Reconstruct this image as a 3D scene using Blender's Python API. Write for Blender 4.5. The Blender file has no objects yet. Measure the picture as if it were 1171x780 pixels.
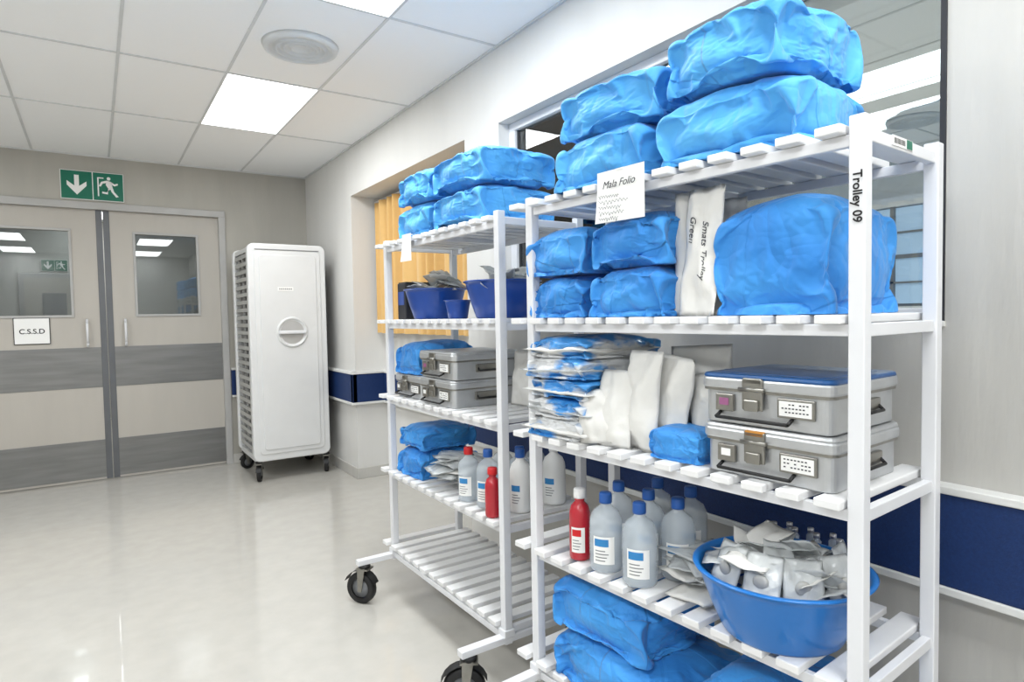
import bpy, bmesh, math, random
from mathutils import Vector, Matrix, noise
random.seed(7)
scene=bpy.context.scene
scene.view_settings.view_transform='Standard'
scene.view_settings.look='None'
COL=scene.collection
W,D,C=1.998,7.061,3.058
DT,DXR,G=2.613,1.149,.101
DXL=2*G-DXR
WH,RT,RB=2.619,1.005,.70
WY0=.80   # near edge of the wall window

# ---------------------------------------------------------------- cloth-draped wrap shapes (simulated once, reused)
def sim(sx,sy,sz,seed,ov=1.12,cuts=42,frames=24,grav=.15,ex=4.5,pr=-9,bend=.05):
    S=Vector((seed*3.3,seed*1.7,seed))
    def cube(k,ex,cuts,lump):
        t=bmesh.new();bmesh.ops.create_cube(t,size=2);bmesh.ops.subdivide_edges(t,edges=t.edges[:],cuts=cuts,use_grid_fill=True)
        for v in t.verts:
            p=v.co;r=(abs(p.x)**ex+abs(p.y)**ex+abs(p.z)**ex)**(1/ex);q=p/r
            c=Vector((q.x*sx/2*k,q.y*sy/2*k,q.z*sz/2*k))
            if lump:
                c+=q.normalized()*(noise.noise(q*1.6+S)*.020+noise.noise(q*3.5+S)*.004)
                if q.z>0: c.z+=.07*sz*(1-q.x**2)*(1-q.y**2)
                if c.z<-sz*.46: c.z=-sz*.46
            v.co=c
        return t
    obs=[]
    me=bpy.data.meshes.new('i');t=cube(.97,ex,16,True);t.to_mesh(me);t.free()
    inner=bpy.data.objects.new('inner',me);COL.objects.link(inner);inner.modifiers.new('c','COLLISION')
    inner.collision.thickness_outer=.003;inner.collision.cloth_friction=6;obs.append(inner)
    me=bpy.data.meshes.new('o');t=cube(ov,9,cuts,False)
    for v in t.verts: v.co+=noise.noise_vector(v.co*11+S)*.009
    t.to_mesh(me);t.free()
    o=bpy.data.objects.new('o',me);COL.objects.link(o)
    c=o.modifiers.new('cl','CLOTH');s=c.settings
    s.quality=6;s.mass=.15;s.tension_stiffness=30;s.compression_stiffness=30;s.shear_stiffness=10;s.bending_stiffness=bend;s.air_damping=2
    s.use_pressure=True;s.uniform_pressure_force=pr;s.effector_weights.gravity=grav
    c.collision_settings.distance_min=.002;c.collision_settings.collision_quality=3
    zf=-sz/2*ov-.01
    pl=bpy.data.meshes.new('p');pl.from_pydata([(-1,-1,zf),(1,-1,zf),(1,1,zf),(-1,1,zf)],[],[(0,1,2,3)])
    po=bpy.data.objects.new('p',pl);COL.objects.link(po);po.modifiers.new('c','COLLISION');obs.append(po)
    c.point_cache.frame_start=1;c.point_cache.frame_end=frames
    for f in range(1,frames+1): scene.frame_set(f)
    dg=bpy.context.evaluated_depsgraph_get();m2=bpy.data.meshes.new_from_object(o.evaluated_get(dg))
    for ob in obs+[o]: bpy.data.objects.remove(ob)
    scene.frame_set(1)
    vs=[v.co.copy() for v in m2.vertices];fs=[tuple(p.vertices) for p in m2.polygons]
    bpy.data.meshes.remove(m2)
    return vs,fs
FLAT=[sim(.42,.40,.20,1,ov=1.11,bend=.03),sim(.42,.40,.20,2,ov=1.14,grav=.25,ex=3.8,bend=.03),sim(.42,.40,.20,4,ov=1.13,grav=.05,ex=4.2,bend=.03)]
TALL=sim(.40,.34,.31,3,grav=.3,ov=1.12,ex=5,bend=.03)

# ---------------------------------------------------------------- materials
def lin(c):
    o=[]
    for v in c:
        v=v/255.0
        o.append(v/12.92 if v<=.04045 else ((v+.055)/1.055)**2.4)
    return o
MATS={}
def pm(name,col,rough=.5,metal=0,var=.06,ns=6,bump=0,bs=80,trans=0,coat=0,stretch=(1,1,1),sheen=0,emit=None,vor=0,vs=10,col2=None,alpha=1,spec=.5,ior=1.45):
    if name in MATS: return MATS[name]
    m=bpy.data.materials.new(name);m.use_nodes=True
    nt=m.node_tree;b=nt.nodes['Principled BSDF']
    l=lin(col)
    tc=nt.nodes.new('ShaderNodeTexCoord');mp=nt.nodes.new('ShaderNodeMapping')
    mp.inputs['Scale'].default_value=stretch
    nt.links.new(tc.outputs['Object'],mp.inputs[0])
    n=nt.nodes.new('ShaderNodeTexNoise');n.inputs['Scale'].default_value=ns;n.inputs['Detail'].default_value=5
    nt.links.new(mp.outputs[0],n.inputs['Vector'])
    r=nt.nodes.new('ShaderNodeValToRGB')
    r.color_ramp.elements[0].position=.3;r.color_ramp.elements[1].position=.7
    c2=lin(col2) if col2 else [min(1,x*(1+var)) for x in l]
    r.color_ramp.elements[0].color=[x*(1-var) for x in l]+[1]
    r.color_ramp.elements[1].color=list(c2)+[1]
    if col2: r.color_ramp.elements[0].position=.46;r.color_ramp.elements[1].position=.54
    nt.links.new(n.outputs[0],r.inputs[0]);nt.links.new(r.outputs[0],b.inputs['Base Color'])
    b.inputs['Roughness'].default_value=rough;b.inputs['Metallic'].default_value=metal
    b.inputs['Transmission Weight'].default_value=trans
    b.inputs['Coat Weight'].default_value=coat
    b.inputs['Sheen Weight'].default_value=sheen
    b.inputs['Specular IOR Level'].default_value=spec
    b.inputs['IOR'].default_value=ior
    b.inputs['Alpha'].default_value=alpha
    if emit:
        b.inputs['Emission Color'].default_value=lin(emit[0])+[1];b.inputs['Emission Strength'].default_value=emit[1]
    last=None
    if vor:
        v=nt.nodes.new('ShaderNodeTexVoronoi');v.feature='F1';v.inputs['Scale'].default_value=vs
        dn=nt.nodes.new('ShaderNodeTexNoise');dn.inputs['Scale'].default_value=7;dn.inputs['Detail'].default_value=2
        mx=nt.nodes.new('ShaderNodeMix');mx.data_type='VECTOR';mx.inputs['Factor'].default_value=.25
        nt.links.new(mp.outputs[0],dn.inputs['Vector'])
        nt.links.new(mp.outputs[0],mx.inputs[4]);nt.links.new(dn.outputs['Color'],mx.inputs[5])
        nt.links.new(mx.outputs[1],v.inputs['Vector'])
        bb=nt.nodes.new('ShaderNodeBump');bb.inputs['Strength'].default_value=vor;bb.inputs['Distance'].default_value=.02
        nt.links.new(v.outputs['Distance'],bb.inputs['Height']);last=bb
    if bump:
        n2=nt.nodes.new('ShaderNodeTexNoise');n2.inputs['Scale'].default_value=bs;n2.inputs['Detail'].default_value=6
        nt.links.new(mp.outputs[0],n2.inputs['Vector'])
        bb=nt.nodes.new('ShaderNodeBump');bb.inputs['Strength'].default_value=bump;bb.inputs['Distance'].default_value=.01
        nt.links.new(n2.outputs[0],bb.inputs['Height'])
        if last: nt.links.new(last.outputs[0],bb.inputs['Normal'])
        last=bb
    if last: nt.links.new(last.outputs[0],b.inputs['Normal'])
    MATS[name]=m
    return m
def glassmat(name,tint=(235,240,240),refl=.25):
    m=bpy.data.materials.new(name);m.use_nodes=True;nt=m.node_tree
    nt.nodes.remove(nt.nodes['Principled BSDF']);o=nt.nodes['Material Output']
    t=nt.nodes.new('ShaderNodeBsdfTransparent');t.inputs[0].default_value=lin(tint)+[1]
    g=nt.nodes.new('ShaderNodeBsdfGlossy');g.inputs['Roughness'].default_value=.01
    f=nt.nodes.new('ShaderNodeFresnel');f.inputs[0].default_value=1.5
    a=nt.nodes.new('ShaderNodeMath');a.operation='ADD';a.inputs[1].default_value=refl;a.use_clamp=True
    nt.links.new(f.outputs[0],a.inputs[0])
    mx=nt.nodes.new('ShaderNodeMixShader')
    nt.links.new(a.outputs[0],mx.inputs[0]);nt.links.new(t.outputs[0],mx.inputs[1]);nt.links.new(g.outputs[0],mx.inputs[2])
    nt.links.new(mx.outputs[0],o.inputs[0]);return m
def wrapmat(name,c0,c1,k=.62):
    m=bpy.data.materials.new(name);m.use_nodes=True;nt=m.node_tree;N=nt.nodes.new;L=nt.links.new
    b=nt.nodes['Principled BSDF'];b.inputs['Roughness'].default_value=.65;b.inputs['Sheen Weight'].default_value=.15
    tc=N('ShaderNodeTexCoord');oi=N('ShaderNodeObjectInfo');vr=N('ShaderNodeVectorRotate');vr.rotation_type='Z_AXIS'
    mu=N('ShaderNodeMath');mu.operation='MULTIPLY';mu.inputs[1].default_value=6.28;L(oi.outputs['Random'],mu.inputs[0]);L(mu.outputs[0],vr.inputs['Angle']);L(tc.outputs['Object'],vr.inputs['Vector'])
    dn=N('ShaderNodeTexNoise');dn.inputs['Scale'].default_value=5;dn.inputs['Detail'].default_value=1;L(vr.outputs[0],dn.inputs['Vector'])
    prev=[None]
    def bump(h,s,d):
        bb=N('ShaderNodeBump');bb.inputs['Strength'].default_value=s;bb.inputs['Distance'].default_value=d;L(h,bb.inputs['Height'])
        if prev[0]: L(prev[0],bb.inputs['Normal'])
        prev[0]=bb.outputs[0]
    for st,rz,sc_,s,d in (((1,2.6,1.2),.4,3.2,.42,.016),((3.0,.7,1),-.6,4.5,.38,.012),((1.6,1.2,2.5),1.1,8,.22,.008)):
        mp=N('ShaderNodeMapping');mp.inputs['Scale'].default_value=st;mp.inputs['Rotation'].default_value=(.3,.2,rz);L(vr.outputs[0],mp.inputs[0])
        n=N('ShaderNodeTexNoise');n.inputs['Scale'].default_value=sc_;n.inputs['Detail'].default_value=1;n.inputs['Distortion'].default_value=.2
        L(mp.outputs[0],n.inputs['Vector'])
        a=N('ShaderNodeMath');a.operation='SUBTRACT';a.inputs[1].default_value=.5;L(n.outputs[0],a.inputs[0])
        a2=N('ShaderNodeMath');a2.operation='ABSOLUTE';L(a.outputs[0],a2.inputs[0])
        a3=N('ShaderNodeMath');a3.operation='SMOOTH_MIN';a3.inputs[1].default_value=.07;a3.inputs[2].default_value=.02;L(a2.outputs[0],a3.inputs[0])
        a4=N('ShaderNodeMath');a4.operation='MULTIPLY';a4.inputs[1].default_value=13;L(a3.outputs[0],a4.inputs[0])
        bump(a4.outputs[0],s*k,d)
    for nx,ny,nz,off in ((.7,.7,.15,.02),(-.8,.5,.3,.05),(.1,.35,1,-.02)):
        dt=N('ShaderNodeVectorMath');dt.operation='DOT_PRODUCT';dt.inputs[1].default_value=(nx,ny,nz);L(vr.outputs[0],dt.inputs[0])
        ad=N('ShaderNodeMath');ad.operation='MULTIPLY_ADD';ad.inputs[1].default_value=.05;L(dn.outputs[0],ad.inputs[0]);L(dt.outputs['Value'],ad.inputs[2])
        mr=N('ShaderNodeMapRange');mr.inputs['From Min'].default_value=off+.025;mr.inputs['From Max'].default_value=off+.030;L(ad.outputs[0],mr.inputs[0])
        bump(mr.outputs[0],.9,.004)
    fn=N('ShaderNodeTexNoise');fn.inputs['Scale'].default_value=45;fn.inputs['Detail'].default_value=4;L(tc.outputs['Object'],fn.inputs['Vector']);bump(fn.outputs[0],.15,.004)
    L(prev[0],b.inputs['Normal'])
    r=N('ShaderNodeValToRGB');r.color_ramp.elements[0].color=lin(c0)+[1];r.color_ramp.elements[1].color=lin(c1)+[1];r.color_ramp.elements[0].position=.3;r.color_ramp.elements[1].position=.7
    L(dn.outputs[0],r.inputs[0]);L(r.outputs[0],b.inputs['Base Color'])
    return m
M_wallR=pm('wall_cream',(218,217,214),.55,ns=3,var=.04,bump=.10,bs=60,stretch=(1,1,.25))
M_wallB=pm('wall_taupe',(176,173,165),.6,ns=5,var=.06,bump=.12,bs=60,stretch=(1,1,.2))
M_wallL=pm('wall_greige',(190,188,183),.6,ns=4,var=.10,bump=.2,bs=50,stretch=(1,1,.2))
M_ceil=pm('ceiling_tile',(250,251,252),.8,ns=200,var=.01,bump=.1,bs=300)
M_grid=pm('ceiling_grid_metal',(214,216,217),.5)
M_vent=pm('diffuser_grey',(216,219,221),.5)
M_floor=pm('vinyl_floor',(190,187,180),.17,ns=9,var=.04,bump=.012,bs=14,coat=.35,spec=.5)
M_door=pm('door_laminate',(182,177,169),.45,ns=3,var=.025,stretch=(3,3,.6))
M_kick=pm('kick_plate',(128,128,127),.36,metal=.6,ns=4,var=.12,bump=.05,bs=30,stretch=(.6,1,6))
M_edge=pm('door_edge_strip',(104,106,109),.5,metal=.4)
M_frame=pm('door_frame_paint',(176,175,173),.4)
M_white=pm('white_paint_metal',(222,223,226),.32,var=.02)
M_slat=pm('white_slat',(228,228,228),.42,var=.03,ns=10)
M_cab=pm('cabinet_white',(214,215,215),.35,var=.02)
M_blue=wrapmat('blue_wrap',(52,146,220),(84,174,236))
M_blue2=wrapmat('blue_wrap_deep',(38,128,208),(60,152,226))
M_bag=pm('bagged_linen_film',(226,228,230),.35,ns=5,var=.06,col2=(64,146,216),bump=.25,bs=22,coat=.5,vor=.15,vs=10,stretch=(1,1,2))
M_paper=pm('pouch_paper',(222,221,217),.55,ns=8,var=.05,bump=.25,bs=24,vor=.2,vs=8)
M_film=pm('pouch_film',(212,216,217),.2,ns=14,var=.12,bump=.3,bs=40,vor=.3,vs=22,coat=.5,alpha=.72)
M_dpblue=pm('bowl_blue',(16,66,150),.3,coat=.3)
M_basin=pm('basin_blue',(16,108,186),.28,coat=.3,var=.03)
M_navy=pm('rail_navy',(16,46,96),.6,ns=120,var=.15,bump=.25,bs=200)
M_railw=pm('rail_trim_white',(225,225,222),.4)
M_black=pm('black_rubber',(24,24,25),.55)
M_ink=pm('ink_black',(22,22,24),.6)
M_pen=pm('pen_ink',(60,60,66),.6)
M_alu=pm('container_aluminium',(192,194,196),.36,metal=.7,ns=20,var=.06,bump=.05,bs=90)
M_alu2=pm('latch_steel',(146,144,138),.3,metal=.9,var=.1,ns=30)
M_lid=pm('lid_blue',(20,80,140),.35,coat=.2)
M_bot=pm('bottle_plastic',(228,238,246),.2,alpha=.36,var=.01,coat=.5)
M_liq=pm('clear_saline',(214,228,240),.08,alpha=.14,var=.01)
M_cap=pm('cap_blue',(40,92,170),.4)
M_capr=pm('cap_red',(200,30,35),.4)
M_capw=pm('cap_white',(230,230,230),.4)
M_red=pm('red_antiseptic',(176,22,40),.25,coat=.5,var=.08)
M_label=pm('label_white',(238,238,236),.5,var=.02)
M_labelb=pm('label_blue',(50,130,190),.5)
M_green=pm('exit_green',(0,108,84),.4,var=.03)
M_signw=pm('sign_white',(240,240,238),.5,var=.01)
M_curt=pm('curtain_yellow',(214,174,110),.85,ns=20,var=.03,sheen=.3)
M_grey=pm('grey_plastic',(120,122,125),.45)
M_tray=pm('tray_grey',(178,178,175),.45)
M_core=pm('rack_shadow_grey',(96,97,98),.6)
M_dark=pm('dark_recess',(45,46,50),.6)
M_lamp=pm('lamp_diffuser',(250,250,250),.5,emit=((250,253,255),3.0))
M_sky=pm('daylight_pane',(150,175,200),.5,emit=((170,195,220),.6))
M_vial=pm('vial_metal_cap',(190,190,195),.3,metal=.8)
M_glass=glassmat('window_glass',(236,241,241),.06)
M_glassd=glassmat('door_glass',(205,210,210),.03)
M_pink=pm('label_pink',(150,90,130),.5)
M_amber=pm('label_amber',(205,140,60),.5)

# ---------------------------------------------------------------- mesh builder
class MB:
    def __init__(s): s.bm=bmesh.new(); s.mats=[]
    def mi(s,m):
        if m not in s.mats: s.mats.append(m)
        return s.mats.index(m)
    def add(s,t,m,M=None,smooth=False):
        if M is not None: bmesh.ops.transform(t,matrix=M,verts=t.verts)
        i=s.mi(m)
        for f in t.faces: f.material_index=i; f.smooth=smooth
        me=bpy.data.meshes.new('t');t.to_mesh(me);t.free();s.bm.from_mesh(me);bpy.data.meshes.remove(me)
    def box(s,c,sz,m,bev=0,rot=None,seg=2):
        t=bmesh.new();bmesh.ops.create_cube(t,size=1)
        bmesh.ops.scale(t,vec=sz,verts=t.verts)
        if bev: bmesh.ops.bevel(t,geom=t.edges[:],offset=bev,segments=seg,profile=.5,affect='EDGES')
        M=Matrix.Translation(c)
        if rot is not None: M=M@rot.to_4x4()
        s.add(t,m,M,False)
    def bx(s,x0,x1,y0,y1,z0,z1,m,bev=0):
        s.box(((x0+x1)/2,(y0+y1)/2,(z0+z1)/2),(x1-x0,y1-y0,z1-z0),m,bev)
    def rbox(s,c,sz,m,rad,axis='Z',bev=0,seg=5):
        t=bmesh.new();bmesh.ops.create_cube(t,size=1);bmesh.ops.scale(t,vec=sz,verts=t.verts)
        k='XYZ'.index(axis)
        es=[e for e in t.edges if abs((e.verts[0].co-e.verts[1].co)[k])>1e-6]
        bmesh.ops.bevel(t,geom=es,offset=rad,segments=seg,profile=.5,affect='EDGES')
        if bev:
            es=[e for e in t.edges if abs((e.verts[0].co-e.verts[1].co)[k])<1e-6 and abs(abs(e.verts[0].co[k])-sz[k]/2)<1e-6 and len(e.link_faces)==2 and e.calc_face_angle(0)>1]
            bmesh.ops.bevel(t,geom=es,offset=bev,segments=2,profile=.5,affect='EDGES')
        s.add(t,m,Matrix.Translation(c),False)
    def lathe(s,prof,m,M=None,n=32,smooth=True,z=True):
        t=bmesh.new();rings=[]
        for r,zz in prof:
            if r<1e-6: rings.append([t.verts.new((0,0,zz))])
            else: rings.append([t.verts.new((r*math.cos(2*math.pi*i/n),r*math.sin(2*math.pi*i/n),zz)) for i in range(n)])
        for a,b in zip(rings,rings[1:]):
            for i in range(n):
                j=(i+1)%n
                if len(a)==1 and len(b)==1: continue
                if len(a)==1: t.faces.new((a[0],b[j],b[i]))
                elif len(b)==1: t.faces.new((a[i],a[j],b[0]))
                else: t.faces.new((a[i],a[j],b[j],b[i]))
        bmesh.ops.recalc_face_normals(t,faces=t.faces)
        s.add(t,m,M,smooth)
    def cyl(s,p0,p1,r,m,n=16):
        p0=Vector(p0);p1=Vector(p1);d=p1-p0;L=d.length
        t=bmesh.new();bmesh.ops.create_cone(t,cap_ends=True,segments=n,radius1=r,radius2=r,depth=L)
        M=Matrix.Translation((p0+p1)/2)@d.to_track_quat('Z','Y').to_matrix().to_4x4()
        i=s.mi(m);bmesh.ops.transform(t,matrix=M,verts=t.verts)
        for f in t.faces: f.material_index=i;f.smooth=len(f.verts)==4
        me=bpy.data.meshes.new('t');t.to_mesh(me);t.free();s.bm.from_mesh(me);bpy.data.meshes.remove(me)
    def tube(s,pts,r,m,n=8):
        for a,b in zip(pts,pts[1:]): s.cyl(a,b,r,m,n)
    def poly(s,pts,m,M,th=.001):
        t=bmesh.new();f=t.faces.new([t.verts.new((p[0],p[1],0)) for p in pts])
        r=bmesh.ops.extrude_face_region(t,geom=[f])
        bmesh.ops.translate(t,vec=(0,0,th),verts=[v for v in r['geom'] if isinstance(v,bmesh.types.BMVert)])
        bmesh.ops.recalc_face_normals(t,faces=t.faces)
        s.add(t,m,M)
    def obj(s,name,M=None,parent=None):
        me=bpy.data.meshes.new(name);s.bm.to_mesh(me);s.bm.free()
        for m in s.mats: me.materials.append(m)
        o=bpy.data.objects.new(name,me);COL.objects.link(o)
        if parent is not None: o.parent=parent
        if M is not None: o.matrix_local=M
        return o
def empty(name,M=None):
    o=bpy.data.objects.new(name,None);COL.objects.link(o);o.empty_display_size=.1
    if M is not None:o.matrix_world=M
    return o
def basis(x,y,loc):
    x=Vector(x).normalized();y=Vector(y).normalized();z=x.cross(y)
    return Matrix(((x[0],y[0],z[0],loc[0]),(x[1],y[1],z[1],loc[1]),(x[2],y[2],z[2],loc[2]),(0,0,0,1)))
def text(name,body,size,M,mat,parent=None,shear=0,off=0):
    cu=bpy.data.curves.new(name,'FONT');cu.body=body;cu.size=size;cu.align_x='CENTER';cu.align_y='CENTER';cu.shear=shear;cu.offset=off;cu.extrude=.0004
    cu.materials.append(mat)
    o=bpy.data.objects.new(name,cu);COL.objects.link(o)
    if parent is not None:o.parent=parent
    o.matrix_local=M
    return o

# ---------------------------------------------------------------- soft goods
def wrapped(sb,sa,h,seed):
    """draped shape fitted to size, resting on z=0"""
    src=TALL if h/sb>.6 else FLAT[seed%3]
    k=(seed//3+seed)%4;c,s=[(1,0),(0,1),(-1,0),(0,-1)][k];mir=-1 if (seed//2)%2 else 1
    P=[Vector((mir*(c*v.x-s*v.y),s*v.x+c*v.y,v.z)) for v in src[0]]
    lo=[min(p[i] for p in P) for i in range(3)];hi=[max(p[i] for p in P) for i in range(3)]
    sz=(sb,sa,h)
    t=bmesh.new()
    vs=[t.verts.new([((p[i]-lo[i])/(hi[i]-lo[i])-(.5 if i<2 else 0))*sz[i] for i in range(3)]) for p in P]
    for f in src[1]:
        q=[vs[i] for i in f]
        if mir<0:q.reverse()
        t.faces.new(q)
    for v in t.verts:
        if v.co.z<h*.05: v.co.z*=.3
    return t
def pack(F,b,a,z,sb,sa,h,seed,m=None,rot=0,name='wrapped_surgical_pack',sub=False):
    mb=MB();mb.add(wrapped(sb*1.04,sa*1.04,h,seed),m or M_blue,None,True)
    o=mb.obj(name,F@Matrix.Translation((b,a,z))@Matrix.Rotation(rot,4,'Z'))
    if sub:
        sm=o.modifiers.new('smooth','SUBSURF');sm.levels=1;sm.render_levels=1
    return o
def pillow(sx,sy,sz,seed,n=14,wob=.01):
    t=bmesh.new();S=Vector((seed*3.1,seed*7.7,seed))
    g={}
    for side in (1,-1):
        for i in range(n+1):
            for j in range(n+1):
                x=2*i/n-1;y=2*j/n-1
                edge=(i in(0,n)) or (j in (0,n))
                if edge and side==-1: g[side,i,j]=g[1,i,j];continue
                th=(1-abs(x)**3)*(1-abs(y)**3)
                w=noise.noise(Vector((x*1.3,y*1.3,0))+S)*wob
                w2=noise.noise(Vector((x*4*sx*8,y*4*sy*8,side*3))*.6+S)*min(sz*.3,.006)
                g[side,i,j]=t.verts.new((x*sx/2,y*sy/2,w+side*th*sz/2+w2*(0 if edge else 1)))
    for side in (1,-1):
        for i in range(n):
            for j in range(n):
                q=[g[side,i,j],g[side,i+1,j],g[side,i+1,j+1],g[side,i,j+1]]
                if side==-1:q.reverse()
                try:t.faces.new(q)
                except ValueError: pass
    return t

# ---------------------------------------------------------------- room shell
m=MB();m.bx(-3.2,7.2,-3.2,12.2,-.1,0,M_floor);m.obj('floor')
m=MB();m.bx(-3.2,7.2,-3.2,12.2,C,C+.1,M_ceil);m.obj('ceiling')
m=MB();tx0=W-.665;t=.580;ty=1.207;ye=D-1.551
for k in range(-1,9):
    x=tx0-k*t
    if -3.1<x<W-.1: m.bx(x-.008,x+.008,-3.1,D,C-.005,C+.001,M_grid)
for j in range(0,8):
    y=ye-j*ty
    if y>-3.1: m.bx(-3.1,W,y-.008,y+.008,C-.0055,C+.001,M_grid)
m.bx(-3.1,W,D-.014,D,C-.012,C+.001,M_grid);m.bx(W-.014,W,-3.1,D,C-.012,C+.001,M_grid)
for k in range(9): m.bx(W+.35+k*.6,W+.366+k*.6,-1.5,4.9,C-.006,C+.001,M_grid)
for k in range(5): m.bx(W+.36,7.1,-1+k*1.2,-.984+k*1.2,C-.006,C+.001,M_grid)
m.obj('trim_1')
m=MB();X1=2.35
m.bx(W,X1,-3.1,D+.1,WH,C,M_wallR)
m.bx(W,X1,5.62,D+.1,0,WH,M_wallR)
m.bx(W,2.18,3.10,3.5,0,WH,M_wallR);m.bx(2.18,X1,3.47,3.5,0,WH,M_wallR)
m.bx(W,X1,WY0,3.10,0,1.46,M_wallL)
m.bx(W,X1,-3.1,WY0,0,WH,M_wallL)
m.bx(2.30,X1,3.5,5.62,0,WH,M_wallR)
m.obj('wall_right')
m=MB()
m.bx(-3.1,DXL,D,D+.15,0,C,M_wallB);m.bx(DXR,W,D,D+.15,0,C,M_wallB);m.bx(DXL,DXR,D,D+.15,DT,C,M_wallB)
m.obj('wall_back')
m=MB();m.bx(-3.2,-3.1,-3.2,12,0,C,M_wallR);m.obj('wall_left')
m=MB();m.bx(-3.1,7.1,-3.2,-3.1,0,C,M_wallR);m.obj('wall_front')
def rail(mb,x0,x1,y0,y1):
    mb.bx(x0,x1,y0,y1,RB+.02,RT-.02,M_navy,.008)
    xx0=x0-.008 if x1-x0<.1 else x0;yy0=y0-(.008 if y1-y0<.1 else 0)
    mb.bx(xx0,x1,yy0,y1,RT-.022,RT,M_railw,.003)
    mb.bx(xx0,x1,yy0,y1,RB,RB+.022,M_railw,.003)
m=MB();rail(m,W-.05,W,-3.1,3.5);m.obj('trim_2')
m=MB();rail(m,W-.05,W,5.57,D);rail(m,W-.05,2.30,5.57,5.62);m.obj('trim_3')
m=MB();rail(m,2.25,2.30,3.5,5.56);m.obj('trim_4')
m=MB();rail(m,DXR+.02,W-.06,D-.05,D);m.obj('trim_5')
m=MB();m.bx(W-.012,W,-3.1,3.5,0,.1,M_wallL,.004);m.bx(W-.012,W,5.61,D,0,.1,M_wallL,.004);m.bx(W-.012,2.3,5.608,5.62,0,.1,M_wallL,.004);m.obj('baseboard_right')
m=MB();m.bx(DXR+.01,W-.013,D-.012,D,0,.1,M_wallL,.004);m.bx(-3.1,DXL-.01,D-.012,D,0,.1,M_wallL,.004);m.obj('baseboard_back')
m=MB();wx=2.10
m.bx(wx-.03,wx+.03,WY0,3.10,1.46,1.50,M_white,.004);m.bx(wx-.03,wx+.03,WY0,3.10,WH-.045,WH,M_white,.004)
m.bx(wx-.03,wx+.03,WY0,WY0+.04,1.50,WH-.045,M_dark,.003);m.bx(wx-.03,wx+.03,3.04,3.10,1.50,WH-.045,M_white,.003);m.bx(wx-.012,wx+.012,3.03,3.04,1.50,WH-.045,M_dark)
m.bx(wx-.004,wx+.004,WY0+.04,3.04,1.50,WH-.045,M_glass)
m.bx(W-.012,wx-.03,WY0-.01,3.11,1.445,1.463,M_wallR,.004)
m.bx(W-.006,W+.004,WY0-.008,WY0+.006,1.46,WH,M_dark)
m.obj('window_1')
m=MB();m.bx(7.1,7.2,-3.1,5,0,C,M_wallR);m.obj('wall_adjacent_far')
m=MB();m.bx(X1,7.1,4.9,5.0,0,C,M_wallR);m.obj('wall_adjacent_side')
m=MB();wy0,wy1=2.92,4.3
m.bx(7.06,7.1,wy0,wy1,1.5,2.6,M_grey);m.bx(7.04,7.06,wy0+.05,wy1-.05,1.55,2.55,M_sky)
for k in range(5): m.bx(7.0,7.05,wy0+k*.335,wy0+.04+k*.335,1.5,2.6,M_grey)
m.bx(7.0,7.05,wy0,wy1,2.02,2.06,M_grey);m.bx(7.0,7.05,wy0,wy1,1.76,1.78,M_grey);m.bx(7.0,7.05,wy0,wy1,2.28,2.30,M_grey)
m.bx(6.98,7.08,wy0-.03,wy1+.03,2.56,2.66,M_white);m.bx(6.98,7.08,wy0-.03,wy1+.03,1.42,1.52,M_white)
m.obj('window_2')
m=MB();m.bx(-3.1,W+.3,11.6,11.7,0,C,M_wallL)
m.bx(-.9,-.05,11.56,11.6,0,2.25,M_frame,.01);m.bx(-.83,-.12,11.54,11.57,0,2.18,M_door);m.bx(-.62,-.33,11.53,11.545,1.3,1.95,M_grey)
m.obj('wall_corridor_end')
m=MB();m.bx(W+.1,W+.3,D+.15,11.6,0,C,M_wallR);m.obj('wall_corridor_side')
m=MB();t_=bmesh.new();N=220;rows=[]
for i in range(N+1):
    y=3.56+(5.56-3.56)*i/N;ph=i*.30+math.sin(i*.07)*1.5
    x=2.215+.042*math.sin(ph)+.008*math.sin(ph*2.3);rows.append((t_.verts.new((x,y,2.56)),t_.verts.new((2.215+(x-2.215)*1.05,y+.01*math.sin(ph*.7),1.36))))
for a,b in zip(rows,rows[1:]): t_.faces.new((a[0],a[1],b[1],b[0]))
m.add(t_,M_curt,None,True);m.cyl((2.215,3.52,2.57),(2.215,5.6,2.57),.01,M_white);m.obj('window_curtain')

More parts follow.
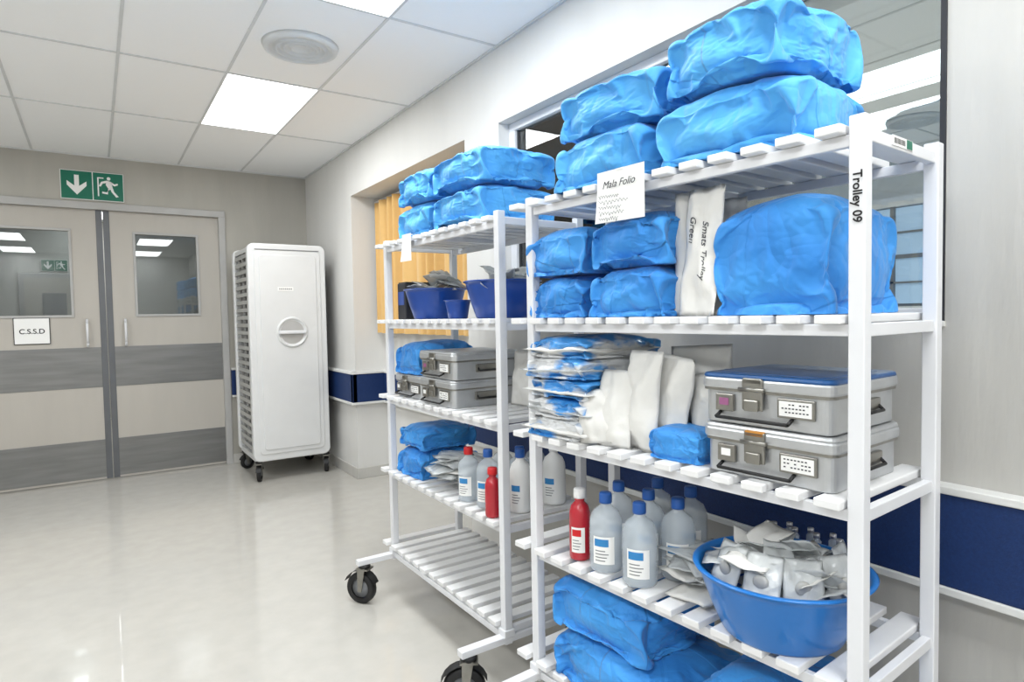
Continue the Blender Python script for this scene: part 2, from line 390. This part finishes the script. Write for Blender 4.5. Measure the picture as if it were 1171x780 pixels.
# ---------------------------------------------------------------- doors
def door(name,x0,x1,meet):
    E=empty(name)
    y0,y1=D+.03,D+.075;top=DT-.055
    wa,wb=(.36,.89) if meet==x0 else (-.70,-.17)
    za,zb=1.575,2.35
    m=MB()
    m.bx(x0,x1,y0,y1,.012,za,M_door);m.bx(x0,x1,y0,y1,zb,top,M_door)
    m.bx(x0,wa,y0,y1,za,zb,M_door);m.bx(wb,x1,y0,y1,za,zb,M_door);m.obj('leaf',None,E)
    m=MB();m.bx(wa,wb,D+.05,D+.054,za,zb,M_glassd)
    for a in ((wa-.022,wb+.022,zb,zb+.022),(wa-.022,wb+.022,za-.022,za),(wa-.022,wa,za,zb),(wb,wb+.022,za,zb)):
        m.bx(a[0],a[1],y0-.012,y0+.002,a[2],a[3],M_frame,.003)
    m.obj('vision_panel',None,E)
    m=MB();s=.05
    ed=(x0,x0+s) if meet==x0 else (x1-s,x1)
    inn=(x0+s,x1) if meet==x0 else (x0,x1-s)
    m.bx(ed[0],ed[1],y0-.006,y0+.001,.012,top,M_edge,.002)
    m.bx(inn[0],inn[1],y0-.004,y0+.001,.89,1.27,M_kick,.001)
    m.bx(inn[0],inn[1],y0-.004,y0+.001,.03,.39,M_kick,.001)
    m.obj('protection_plates',None,E)
    hx=.25 if meet==x0 else -.055
    m=MB();m.tube([(hx,y0,1.53),(hx,y0-.055,1.52),(hx,y0-.06,1.50),(hx,y0-.06,1.31),(hx,y0-.055,1.29),(hx,y0,1.28)],.011,M_white,10)
    m.obj('pull_handle',None,E)
    return E
door('door_1',G+.004,DXR-.05,G+.004)
dl=door('door_2',DXL+.05,G-.004,G-.004)
m=MB()
m.bx(DXR-.05,DXR+.012,D-.02,D+.12,0,DT,M_frame,.004);m.bx(DXL-.012,DXL+.05,D-.02,D+.12,0,DT,M_frame,.004);m.bx(DXL-.012,DXR+.012,D-.022,D+.12,DT-.055,DT+.01,M_frame,.004)
m.obj('trim_6')
E=empty('door_notice')
m=MB();m.bx(-.60,-.335,D+.018,D+.024,1.315,1.555,M_ink);m.bx(-.594,-.341,D+.016,D+.0185,1.321,1.549,M_signw);m.obj('sheet',None,E)
text('lettering','C.S.S.D',.062,basis((1,0,0),(0,0,1),(-.467,D+.0155,1.43)),M_ink,E,off=.001)
def exitsign(x0,x1,z0,z1,y,nm='emergency_exit_sign'):
    E=empty(nm);sx=(x1-x0)/.493;xc=(x0+x1)/2
    X=lambda x:xc+(x-.0365)*sx
    m=MB();m.bx(x0,x1,y-.02,y-.001,z0,z1,M_signw,.002)
    m.bx(X(-.204),X(.033),y-.023,y-.019,z0+.006,z1-.006,M_green);m.bx(X(.041),X(.277),y-.023,y-.019,z0+.006,z1-.006,M_green);m.obj('panel',None,E)
    m=MB();Sc=Matrix.Scale(sx,4)
    Bm=basis((1,0,0),(0,0,1),(X(-.0855),y-.0235,(z0+z1)/2))@Sc
    m.poly([(-.018,.09),(.018,.09),(.018,-.01),(.075,.035),(.075,-.005),(0,-.09),(-.075,-.005),(-.075,.035),(-.018,-.01)],M_signw,Bm)
    Bm=basis((1,0,0),(0,0,1),(X(.159),y-.0235,(z0+z1)/2))@Sc
    S=lambda pts:[(x*.1,y*.1) for x,y in pts]
    m.poly([(.005+.015*math.cos(a*.5236),.078+.016*math.sin(a*.5236)) for a in range(12)],M_signw,Bm)
    m.poly(S([(-.1,.6),(.25,.5),(.35,-.05),(.0,-.15),(-.2,.2)]),M_signw,Bm)
    m.poly(S([(-.1,.6),(-.55,.45),(-.75,.05),(-.6,0),(-.42,.3),(-.1,.38)]),M_signw,Bm)
    m.poly(S([(.2,.52),(.5,.3),(.75,.4),(.78,.25),(.5,.12),(.2,.3)]),M_signw,Bm)
    m.poly(S([(.0,-.1),(.2,-.15),(-.15,-.5),(-.5,-.45),(-.5,-.62),(-.05,-.68)]),M_signw,Bm)
    m.poly(S([(.1,-.05),(.35,-.05),(.45,-.4),(.8,-.85),(.6,-.92),(.25,-.45)]),M_signw,Bm)
    m.poly(S([(-.85,-.9),(-.85,.85),(-.35,.85),(-.35,.75),(-.74,.75),(-.74,-.9)]),M_signw,Bm)
    m.obj('pictograms',None,E)
exitsign(-.21,.283,2.64,2.905,D)
exitsign(-.62,-.30,2.28,2.45,11.59)

# ---------------------------------------------------------------- ceiling fittings
PW=.78
def panel(x0,x1,y0,y1,p=40):
    E=empty('ceiling_light_panel')
    m=MB();m.bx(x0+.008,x1-.008,y0+.008,y1-.008,C-.004,C+.002,M_lamp);m.obj('diffuser',None,E)
    l=bpy.data.lights.new('panel_lamp','AREA');l.shape='RECTANGLE';l.size=x1-x0-.03;l.size_y=y1-y0-.03;l.energy=p*PW;l.color=(.965,.99,1)
    o=bpy.data.objects.new('lamp',l);COL.objects.link(o);o.parent=E;o.location=((x0+x1)/2,(y0+y1)/2,C-.009)
xa,xb=tx0-t,tx0
panel(xa,xb,ye-ty,ye,35);panel(xa,xb,ye-3*ty,ye-2*ty);panel(xa,xb,ye-5*ty,ye-4*ty,38);panel(xa,xb,ye-7*ty,ye-6*ty,30)  # last two panels: out of view, added as fill
xc=tx0-5*t  # left panel column: out of view, added to fill the trolley fronts
panel(xc,xc+t,ye-ty,ye,34)
for k in (2,4,6): panel(xc,xc+t,ye-(k+1)*ty,ye-k*ty,46)
panel(-.4,.2,8.5,9.7,35);panel(-.4,.2,10.3,11.3,15)
panel(4.3,4.9,1.4,2.6,75);panel(4.3,4.9,-1.0,.2,60);panel(3.1,3.7,2.6,3.8,55)  # side-room panels, added to brighten the view through the window
def vent(x,y):
    m=MB();m.lathe([(0,-.012),(.045,-.012),(.05,-.02),(.06,-.02),(.062,-.012),(.085,-.012),(.088,-.024),(.1,-.024),(.102,-.014),(.125,-.014),(.128,-.028),(.14,-.028),(.143,-.016),(.165,-.016),(.17,-.03),(.2,-.026),(.21,0),(0,0)],M_vent,Matrix.Translation((x,y,C)),48)
    m.obj('ceiling_air_diffuser')
vent(1.04,3.68);vent(5.7,2.5)  # second vent added, stands in for one mirrored in the window glass

# ---------------------------------------------------------------- enclosed cabinet trolley
E=empty('enclosed_linen_cabinet')
cx0,cx1,cy0,cy1=1.17,1.875,6.04,6.80;zc0,zc1=.19,2.20;xm=(cx0+cx1)/2;zm=(zc0+zc1)/2
m=MB();m.rbox((xm,cy0+.035,zm),(cx1-cx0,.07,zc1-zc0),M_cab,.06,'Y',.012)
m.rbox((xm,cy0-.004,zm),(cx1-cx0-.11,.012,zc1-zc0-.13),M_cab,.04,'Y',.004)
m.rbox((xm,cy0-.012,zm-.0),(cx1-cx0-.19,.014,zc1-zc0-.21),M_cab,.03,'Y',.005)
m.box((xm+.0,cy0-.003,zc1-.055),(.58,.01,.006),M_grey)
m.obj('front_door',None,E)
m=MB();hz=1.38
R=Matrix.Translation((xm+.02,cy0-.020,hz))@Matrix.Rotation(math.pi/2,4,'X')
m.lathe([(0,-.004),(.11,-.004),(.118,.002),(.124,.012),(.134,.014),(.142,.006),(.144,-.004)],M_cab,R,48)
m.lathe([(0,.0),(.108,.0)],M_frame,R,32)
m.box((xm+.02,cy0-.038,hz),(.25,.022,.032),M_white,.008)
m.obj('turn_handle',None,E)
m=MB();m.bx(xm-.10,xm+.04,cy0-.0225,cy0-.0185,1.765,1.80,M_signw)
for k in range(9): m.bx(xm-.088+k*.0135,xm-.080+k*.0135,cy0-.0232,cy0-.0222,1.776,1.79,M_grey)
m.obj('label',None,E)
m=MB();m.rbox((xm,cy1-.03,zm),(cx1-cx0,.06,zc1-zc0),M_cab,.06,'Y',.012)
m.bx(cx0+.02,cx1-.02,cy0+.06,cy1-.05,zc1-.07,zc1-.03,M_cab);m.bx(cx0+.02,cx1-.02,cy0+.06,cy1-.05,zc0+.0,zc0+.05,M_cab)
for x in (cx0+.035,cx1-.035):
    for y in (cy0+.2,cy0+.38,cy0+.56): m.bx(x-.01,x+.01,y-.012,y+.012,zc0,zc1-.05,M_frame)
for k in range(26):
    z=zc0+.09+k*.072
    m.bx(cx0+.02,cx1-.02,cy0+.07,cy1-.06,z,z+.012,M_tray)
    m.bx(cx0+.018,cx0+.026,cy0+.07,cy1-.06,z+.0,z+.035,M_tray)
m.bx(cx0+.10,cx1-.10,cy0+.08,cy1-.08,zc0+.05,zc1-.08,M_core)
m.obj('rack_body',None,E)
def caster(mb,x,y,r=.07,top=.2,ang=0,wd=.032):
    R=Matrix.Translation((x,y,0))@Matrix.Rotation(ang,4,'Z')
    tr=R@Matrix.Translation((.02,0,r))@Matrix.Rotation(math.pi/2,4,'X')
    mb.lathe([(r*.62,-wd/2),(r*.95,-wd/2),(r,-wd/3),(r,wd/3),(r*.95,wd/2),(r*.62,wd/2)],M_black,tr,28)
    mb.lathe([(0,-wd*.35),(r*.25,-wd*.55),(r*.3,-wd*.3),(r*.62,-wd*.3),(r*.62,wd*.3),(r*.3,wd*.3),(r*.25,wd*.55),(0,wd*.35)],M_grey,tr,28)
    for s in (-1,1):
        t=bmesh.new();bmesh.ops.create_cube(t,size=1);bmesh.ops.scale(t,vec=(.045,.004,top-.02-r+.02),verts=t.verts)
        for v in t.verts:
            if v.co.z<0: v.co.x=v.co.x*.5+.012
        mb.add(t,M_alu2,R@Matrix.Translation((.005,s*(wd/2+.007),(top-.02+r)/2-.005)))
    mb.add((lambda t:(bmesh.ops.create_cube(t,size=1),bmesh.ops.scale(t,vec=(.07,wd+.022,.008),verts=t.verts),t)[2])(bmesh.new()),M_alu2,R@Matrix.Translation((.0,0,top-.022)))
    g=bmesh.new();vs=[]
    for i in range(9):
        q=math.radians(20+i*17.5);vs.append((g.verts.new((.02+(r+.012)*math.cos(q),-wd/2-.006,r+(r+.012)*math.sin(q))),g.verts.new((.02+(r+.012)*math.cos(q),wd/2+.006,r+(r+.012)*math.sin(q)))))
    for p,q in zip(vs,vs[1:]): g.faces.new((p[0],q[0],q[1],p[1]))
    mb.add(g,M_black,R,True)
    mb.lathe([(0,top-.02),(.028,top-.02),(.032,top-.01),(.028,top),(0,top)],M_black,R,20)
m=MB()
for x,y,a in ((cx0+.05,cy0+.05,1.2),(cx1-.03,cy0+.05,1.2),(cx0+.05,cy1-.08,.3),(cx1-.03,cy1-.08,.6)): caster(m,x,y,.068,.19,a,.036)
m.obj('casters',None,E)

# ---------------------------------------------------------------- trolleys
F1=Matrix.Translation((1.349,.694,0))@Matrix.Rotation(.064,4,'Z')
F2=Matrix.Translation((1.317,2.050,0))@Matrix.Rotation(.008,4,'Z')
WD=.395;LN=1.088;SH=[1.890,1.489,1.088,.687,.286];PS=.034
def trolley(F):
    E=empty('slatted_supply_trolley',F)
    m=MB()
    for b in (0,WD):
        for a in (0,LN): m.box((b,a,(.2+1.905)/2),(PS,PS,1.705),M_white,.003)
        for z in SH: m.box((b,LN/2,z-.034),(.018,LN-PS,.026),M_white,.002)
    for a in (0,LN):
        for z in SH: m.box((WD/2,a,z-.034+(.012 if z>1.8 else 0)),(WD-PS,.02,.028),M_white,.002)
    for z in SH: m.box((WD/2,LN/2,z-.032),(WD-.018,.02,.02),M_white,.002)
    m.obj('frame',None,E)
    m=MB()
    for z in SH:
        for k in range(12):
            a=.052+k*.0895
            m.box((WD/2+random.uniform(-.003,.003),a,z-.0105),(WD+.075,.056,.02),M_slat,.003)
        m.box((WD/2,LN+.055,z-.0105),(WD+.075,.056,.02),M_slat,.003)
    m.obj('slats',None,E)
    m=MB()
    for a in (0,LN):
        m.box((WD/2-.085,a,.222),(WD+.26,.04,.028),M_white,.003)
        m.box((-.0,a,.245),(.05,.05,.03),M_white,.003)
    for b in (0,WD): m.box((b,LN/2,.225),(.03,LN-.04,.025),M_white,.003)
    m.obj('base_frame',None,E)
    m=MB()
    for a,an in ((0,2.6),(LN,2.2)):
        caster(m,-.175,a,.082,.208,an,.038);caster(m,WD-.0,a,.082,.208,an+.5,.038)
    m.obj('casters',None,E)
    return E
T1=trolley(F1);T2=trolley(F2)
text('trolley_number','Trolley 09',.026,basis((0,0,-1),(0,-1,0),(-PS/2-.0008,-.001,1.735)),M_ink,T1,off=.0005)
m=MB();m.box((WD*.46,-.0112,1.872),(.11,.002,.022),M_label);m.box((WD*.46+.035,-.0124,1.872),(.03,.001,.02),M_green)
for k in range(10): m.box((WD*.46-.045+k*.006,-.0124,1.872),(.0025,.0008,.012),M_ink)
m.obj('asset_label',None,T1)
def note(F,a0,a1,z0,z1,b,lines,par,nm):
    E=empty(nm,F)
    m=MB();t=bmesh.new();n=10;g=[]
    for i in range(n+1):
        r=[]
        for j in range(n+1):
            z=z0+(z1-z0)*j/n;a=a0+(a1-a0)*i/n
            r.append(t.verts.new((b-.012*((1-j/n)**2)*(i/n),a,z)))
        g.append(r)
    for i in range(n):
        for j in range(n): t.faces.new((g[i][j],g[i+1][j],g[i+1][j+1],g[i][j+1]))
    m.add(t,M_signw,None,True)
    m.box((b+.012,(a0+a1)/2,z1-.002),(.028,.03,.004),M_signw)
    if lines:
        rnd=random.Random(3)
        for li in range(5):
            zz=z1-.075-li*.016;aa=a1-.02
            L=rnd.uniform(.07,.12);pts=[];N=26
            for k in range(N): pts.append((b-.0165,aa-L*k/N,zz+.004*math.sin(k*2.1+rnd.random())*(1 if rnd.random()>.2 else 2)-k*.0002))
            m.tube(pts,.0007,M_pen,4)
    m.obj('sheet',None,E)
    return E
nt_=note(F1,.545,.725,1.765,1.915,-.045,True,T1,'handwritten_note')
text('handwriting','Mala Folio',.030,basis((0,-1,0),(0,0,1),(-.0535,.635,1.872)),M_pen,nt_,shear=.35)
note(F2,.70,.80,1.77,1.90,-.045,False,T2,'paper_slip')

# ---- T1 packs
pack(F1,.19,.335,SH[0],.42,.40,.205,1,M_blue,.05,sub=True)
pack(F1,.18,.33,SH[0]+.183,.40,.35,.200,5,M_blue,-.04,sub=True)
pack(F1,.18,.755,SH[0],.42,.38,.180,3,M_blue,.02,sub=True)
pack(F1,.18,.74,SH[0]+.160,.40,.40,.180,8,M_blue,.06,sub=True)
pack(F1,.185,.218,SH[1],.36,.31,.30,6,M_blue2,.02,sub=True)
for i,(a,z,sa,h,sd) in enumerate(((.655,0,.29,.158,6),(.955,0,.28,.152,7),(.65,.146,.29,.17,11),(.96,.140,.29,.16,9))):
    pack(F1,.17,a,SH[1]+z,.38,sa,h,sd,M_blue2,.02*(-1)**i)
pack(F1,.17,.74,SH[4],.40,.50,.175,10,M_blue2)
pack(F1,.17,.80,SH[4]+.16,.38,.42,.18,14,M_blue2)
pack(F1,.17,.25,SH[4],.38,.32,.28,12,M_blue2)
pack(F1,.075,.495,SH[2],.15,.17,.095,13,M_blue2)
# ---- T2 packs
pack(F2,.18,.325,SH[0],.40,.43,.175,14,M_blue)
pack(F2,.18,.32,SH[0]+.158,.40,.44,.175,2,M_blue)
pack(F2,.18,.76,SH[0],.38,.35,.185,16,M_blue)
pack(F2,.18,.755,SH[0]+.165,.38,.36,.170,17,M_blue)
pack(F2,.17,.90,SH[2]+.122,.32,.30,.17,18,M_blue2)
pack(F2,.17,.895,SH[3],.34,.29,.155,19,M_blue2)
pack(F2,.17,.89,SH[3]+.145,.32,.29,.12,20,M_blue2)

# ---- standing pouches
def standing(F,b,a,z,w,h,th,rz,tilt,seed,mat=M_paper,name='sterile_paper_pouch',roll=0):
    mb=MB();mb.add(pillow(w,h,th,seed,20,.016),mat,None,True)
    M=F@Matrix.Translation((b,a,z+h/2*math.cos(tilt)+abs(math.sin(roll))*w*.45))@Matrix.Rotation(rz,4,'Z')@basis((0,-1,0),(0,0,1),(0,0,0))@Matrix.Rotation(tilt,4,'X')@Matrix.Rotation(roll,4,'Z')
    o=mb.obj(name,M);return o
standing(F1,.07,.475,SH[1],.10,.345,.03,.35,-.06,1)
standing(F1,.17,.44,SH[1],.12,.33,.03,.3,-.04,9)
o2=standing(F1,.03,.415,SH[1],.125,.345,.03,-.1,-.12,2)
text('handwriting','Smats Trolley',.028,basis((0,-1,0),(1,0,0),(.022,.0,.019)),M_pen,o2,shear=.35)
text('handwriting','Green',.028,basis((0,-1,0),(1,0,0),(-.022,.06,.019)),M_pen,o2,shear=.35)
standing(F1,.06,.65,SH[2],.16,.30,.055,-.25,-.10,3)
standing(F1,.035,.735,SH[2],.13,.24,.05,.1,-.18,4)
standing(F1,.17,.52,SH[2],.20,.31,.05,.15,-.10,5,roll=.06)
standing(F1,.085,.565,SH[2],.15,.28,.05,-.1,-.06,7,roll=-.10)
standing(F1,.12,.45,SH[2]+.0,.13,.23,.04,.2,-.08,6,roll=.22)
standing(F1,.005,.80,SH[2],.12,.17,.045,.2,-.2,8,M_paper,roll=.12)
mb=MB()
for k in range(5):
    mb.add(wrapped(.39,.30,.078,k+3),M_bag,Matrix.Translation((random.uniform(-.012,.012),random.uniform(-.012,.012),.067*k)),True)
    mb.add(pillow(.37,.32,.05,k+3,18,.01),M_film if k%2 else M_paper,Matrix.Translation((random.uniform(-.02,.0),random.uniform(-.012,.012),.067*k+.026)),True)
mb.obj('bagged_linen_stack',F1@Matrix.Translation((.16,.955,SH[2])))
standing(F2,.30,.25,SH[2],.2,.25,.05,.1,-.1,31)

# ---- sterilisation containers
def container(F,b0,b1,a0,a1,z,h,lidm,seed,name='sterilisation_container'):
    sx,sy=b1-b0,a1-a0;E=empty(name,F@Matrix.Translation(((b0+b1)/2,(a0+a1)/2,z)))
    m=MB()
    m.rbox((0,0,h*.36),(sx-.02,sy-.02,h*.72),M_alu,.022,'Z',.004)
    m.rbox((0,0,h*.68),(sx-.006,sy-.006,.010),M_alu2,.024,'Z',.002)
    m.rbox((0,0,h*.06),(sx-.026,sy-.026,.012),M_alu2,.024,'Z',.002)
    m.obj('body',None,E)
    m=MB()
    m.rbox((0,0,h*.80),(sx,sy,h*.22),M_alu,.026,'Z',.006)
    m.rbox((0,0,h*.93),(sx-.004,sy-.004,h*.12),lidm,.026,'Z',.007)
    m.rbox((0,0,h*.985),(sx-.07,sy-.07,.004),lidm,.02,'Z',.0015)
    m.obj('lid',None,E)
    m=MB();x=-sx/2
    m.box((x-.002,.02,h*.62),(.008,.055,h*.6),M_alu2,.003)
    m.box((x-.009,.02,h*.42),(.008,.038,h*.22),M_alu2,.003)
    m.cyl((x-.008,-.014,h*.72),(x-.008,.054,h*.72),.005,M_alu2)
    m.tube([(x+.008,-.075,h*.22),(x-.014,-.075,h*.14),(x-.014,.115,h*.14),(x+.008,.115,h*.22)],.0045,M_black,8)
    m.box((x+.007,-.085,h*.42),(.008,.09,h*.36),M_alu2,.002)
    m.box((x+.0022,-.085,h*.42),(.002,.078,h*.27),M_label)
    r=random.Random(seed)
    for li in range(3):
        for k in range(8):
            if r.random()<.8: m.box((x+.001,-.055-k*.0085,h*.50-li*.009),(.001,.005,.003),M_pen)
    m.box((x+.004,.10,h*.42),(.01,.05,h*.34),M_alu2,.002)
    m.box((x-.0015,.10,h*.44),(.002,.026,h*.14),M_label if seed%2 else M_pink)
    m.box((x+.0,.02,h*.88),(.012,.05,.014),M_amber if seed%3==0 else M_alu2,.002)
    y=-sy/2
    m.box((0,y+.006,h*.4),(.12,.012,h*.3),M_alu2,.003)
    m.tube([(-.05,y+.004,h*.42),(-.05,y-.01,h*.32),(.05,y-.01,h*.32),(.05,y+.004,h*.42)],.004,M_black,8)
    m.obj('latches_and_labels',None,E)
    return E
container(F1,-.005,.345,.045,.395,SH[2],.128,M_alu,3)
container(F1,-.005,.345,.05,.40,SH[2]+.1285,.128,M_lid,2)
container(F2,-.01,.35,.385,.735,SH[2],.126,M_alu,5)
container(F2,-.01,.35,.375,.73,SH[2]+.1265,.126,M_alu,4)
container(F2,.01,.34,.745,1.065,SH[2],.12,M_alu,7)
# ---- bottles
def bottle(F,b,a,z,r=.05,h=.24,body=M_bot,cap=M_cap,label=True,ang=0,nm='solution_bottle'):
    mb=MB();k=h/.24
    mb.lathe([(0,.004),(r*.8,.0),(r*.97,.004),(r,.014),(r,.125*k),(r*.985,.135*k),(r,.145*k),(r*.96,.162*k),(r*.78,.183*k),(r*.42,.197*k),(.017,.202*k),(.017,.212*k)],body,None,36)
    if body is M_bot: mb.lathe([(0,.006),(r*.95,.008),(r*.96,.15*k),(0,.15*k)],M_liq,None,24)
    mb.lathe([(0,.208*k),(.020,.208*k),(.0205,.214*k),(.020,.236*k),(.018,.240*k),(0,.240*k)],cap,None,24)
    if label:
        def arc(z0,z1,rr,a0,a1,m):
            t=bmesh.new();vs=[]
            for i in range(13):
                q=a0+(a1-a0)*i/12;vs.append((t.verts.new((rr*math.cos(q),rr*math.sin(q),z0)),t.verts.new((rr*math.cos(q),rr*math.sin(q),z1))))
            for p,q in zip(vs,vs[1:]):t.faces.new((p[0],q[0],q[1],p[1]))
            mb.add(t,m,None,True)
        c=math.radians(215)+ang
        arc(.03*k,.115*k,r+.0008,c-.65,c+.65,M_label)
        arc(.085*k,.108*k,r+.0014,c-.55,c+.3,M_labelb if body is not M_red else M_capr)
        for li in range(4): arc((.04+.010*li)*k,(.043+.010*li)*k,r+.0014,c-.5,c+.1+.1*(li%3),M_grey)
    return mb.obj(nm,F@Matrix.Translation((b,a,z)))
for b,a in ((.035,.645),(.035,.785),(.16,.60),(.165,.72),(.165,.85),(.29,.65),(.295,.79)):
    bottle(F1,b,a,SH[3],.053,.245)
bottle(F1,.03,.90,SH[3],.036,.235,M_red,M_capw)
bottle(F2,.06,.215,SH[3],.052,.245)
bottle(F2,.04,.345,SH[3],.048,.235,M_bot,M_capr)
bottle(F2,.19,.30,SH[3],.05,.245);bottle(F2,.20,.18,SH[3],.052,.245);bottle(F2,.31,.08,SH[3],.05,.26,M_label,M_capw);bottle(F2,.32,.23,SH[3],.05,.25)
bottle(F2,-.0,.085,SH[3],.032,.20,M_red,M_capr,False)
bottle(F2,.13,.075,SH[3],.045,.26,M_label,M_cap)
# ---- bowls with contents
def bowl(F,b,a,z,r,h,m_,nm='plastic_bowl',fill=None):
    E=empty(nm,F@Matrix.Translation((b,a,z)))
    mb=MB();rb=r*.68
    mb.lathe([(0,.006),(rb*.9,.006),(rb*.92,0),(rb,.0),(rb+.004,.006),(rb+(r-rb)*.45,h*.4),(r*.95,h*.86),(r*.97,h*.95),(r+.004,h*.96),(r+.006,h*.985),(r+.002,h),(r*.965,h),(r*.94,h*.92),(rb+(r-rb)*.4,h*.4),(rb*.93,.014),(0,.012)],m_,None,64)
    mb.obj('basin',None,E)
    if fill: pile(None,0,0,0,*fill[0],parent=E,nm='sterile_pouches',**fill[1])
    return E
def pile(F,b,a,z,R,n,seed,smin,smax,th,zr,nm='sterile_pouch_pile',tilt=.5,parent=None,extra=None):
    rr=random.Random(seed);mb=MB()
    for i in range(n):
        ang=rr.uniform(0,6.283);d=R*math.sqrt(rr.random())
        x,y=d*math.cos(ang),d*math.sin(ang)
        w=rr.uniform(smin,smax);hh=w*rr.uniform(1.1,1.6)
        M=Matrix.Translation((x,y,zr[0]+(zr[1]-zr[0])*i/n))@Matrix.Rotation(rr.uniform(0,6.28),4,'Z')@Matrix.Rotation(rr.uniform(-tilt,tilt),4,'X')@Matrix.Rotation(rr.uniform(-tilt,tilt)*.6,4,'Y')
        mb.add(pillow(w,hh,rr.uniform(th*.5,th),seed+i,12,.01),M_film if rr.random()<.7 else M_paper,M,True)
        k=rr.random()
        if k<.6: mb.lathe([(0,-.004),(.016,-.004),(.017,.004),(.012,.009),(0,.009)],M_vial if k<.3 else M_grey,M@Matrix.Translation((rr.uniform(-.2,.2)*w,rr.uniform(-.2,.2)*hh,th*.35)),16)
    if extra: extra(mb)
    if parent is not None: return mb.obj(nm,None,parent)
    return mb.obj(nm,F@Matrix.Translation((b,a,z)))
def front_pouches(m):
    for b,a,rz in ((-.12,-.02,.2),(-.08,-.10,.6),(.01,-.145,1.2),(-.11,.08,-.3),(.10,-.12,1.7)):
        m.add(pillow(.09,.12,.014,b*30+a*10,12,.008),M_film,Matrix.Translation((b,a,.165))@Matrix.Rotation(rz,4,'Z')@basis((0,-1,0),(0,0,1),(0,0,0))@Matrix.Rotation(-.45,4,'X'),True)
        m.lathe([(0,0),(.018,0),(.019,.005),(.013,.009),(0,.009)],M_tray,Matrix.Translation((b-.008*math.cos(rz),a-.008*math.sin(rz),.16))@Matrix.Rotation(rz,4,'Z')@Matrix.Rotation(-math.pi/2,4,'Y'),16)
bowl(F1,.105,.235,SH[3],.212,.165,M_basin,'plastic_basin',((.125,44,11,.07,.12,.012,(.09,.20)),dict(tilt=.75,extra=front_pouches)))
bowl(F2,.13,.80,SH[1],.155,.15,M_dpblue,fill=((.07,12,21,.09,.15,.02,(.10,.21)),dict(tilt=.6)))
bowl(F2,.07,.465,SH[1],.06,.085,M_dpblue,'instrument_bowl')
bowl(F2,.155,.22,SH[1],.165,.16,M_dpblue,fill=((.08,10,22,.08,.13,.02,(.10,.20)),dict(tilt=.6)))
pile(F1,.155,.485,SH[3],.035,12,5,.12,.155,.02,(.022,.11),tilt=.10,nm='instrument_pouch_stack')
pile(F2,.14,.58,SH[3],.06,12,23,.14,.19,.03,(.03,.15),tilt=.12,nm='instrument_pouch_stack')
pile(F2,.33,.50,SH[1],.05,8,29,.12,.16,.05,(.06,.24),tilt=.5)
m=MB()
for i in range(7):
    x,y=.30+(i%2)*.03,.20+i*.032
    m.lathe([(0,0),(.012,0),(.0125,.004),(.0125,.04),(.007,.048),(.007,.052)],M_bot,Matrix.Translation((x,y,0)),16)
    m.lathe([(0,.05),(.009,.05),(.009,.062),(0,.062)],M_vial,Matrix.Translation((x,y,0)),16)
m.box((.315,.30,-.06),(.09,.25,.12),M_dpblue,.006)
m.obj('vial_tray',F1@Matrix.Translation((.045,.0,SH[3]+.12)))
m=MB();m.box((0,0,.095),(.20,.10,.19),M_dark,.006);m.box((-.101,0,.11),(.002,.07,.07),M_dpblue);m.box((0,0,.192),(.19,.09,.006),M_black,.002)
m.obj('glove_box',F2@Matrix.Translation((.14,1.015,SH[1])))

# ---------------------------------------------------------------- world + camera
w=bpy.data.worlds.new('World');scene.world=w;w.use_nodes=True
w.node_tree.nodes['Background'].inputs[0].default_value=(.8,.85,.9,1);w.node_tree.nodes['Background'].inputs[1].default_value=.3
yaw,pi_,ro=.588,.041,-.018
Fv=Vector((math.sin(yaw)*math.cos(pi_),math.cos(yaw)*math.cos(pi_),-math.sin(pi_)))
R0=Vector((math.cos(yaw),-math.sin(yaw),0));U0=R0.cross(Fv)
Rv=R0*math.cos(ro)+U0*math.sin(ro);Uv=-R0*math.sin(ro)+U0*math.cos(ro)
cd=bpy.data.cameras.new('camera');cd.sensor_width=36;cd.lens=715.5/1171*36;cd.clip_start=.02
co=bpy.data.objects.new('camera',cd);COL.objects.link(co)
co.matrix_world=Matrix(((Rv.x,Uv.x,-Fv.x,0),(Rv.y,Uv.y,-Fv.y,0),(Rv.z,Uv.z,-Fv.z,1.5),(0,0,0,1)))
scene.camera=co
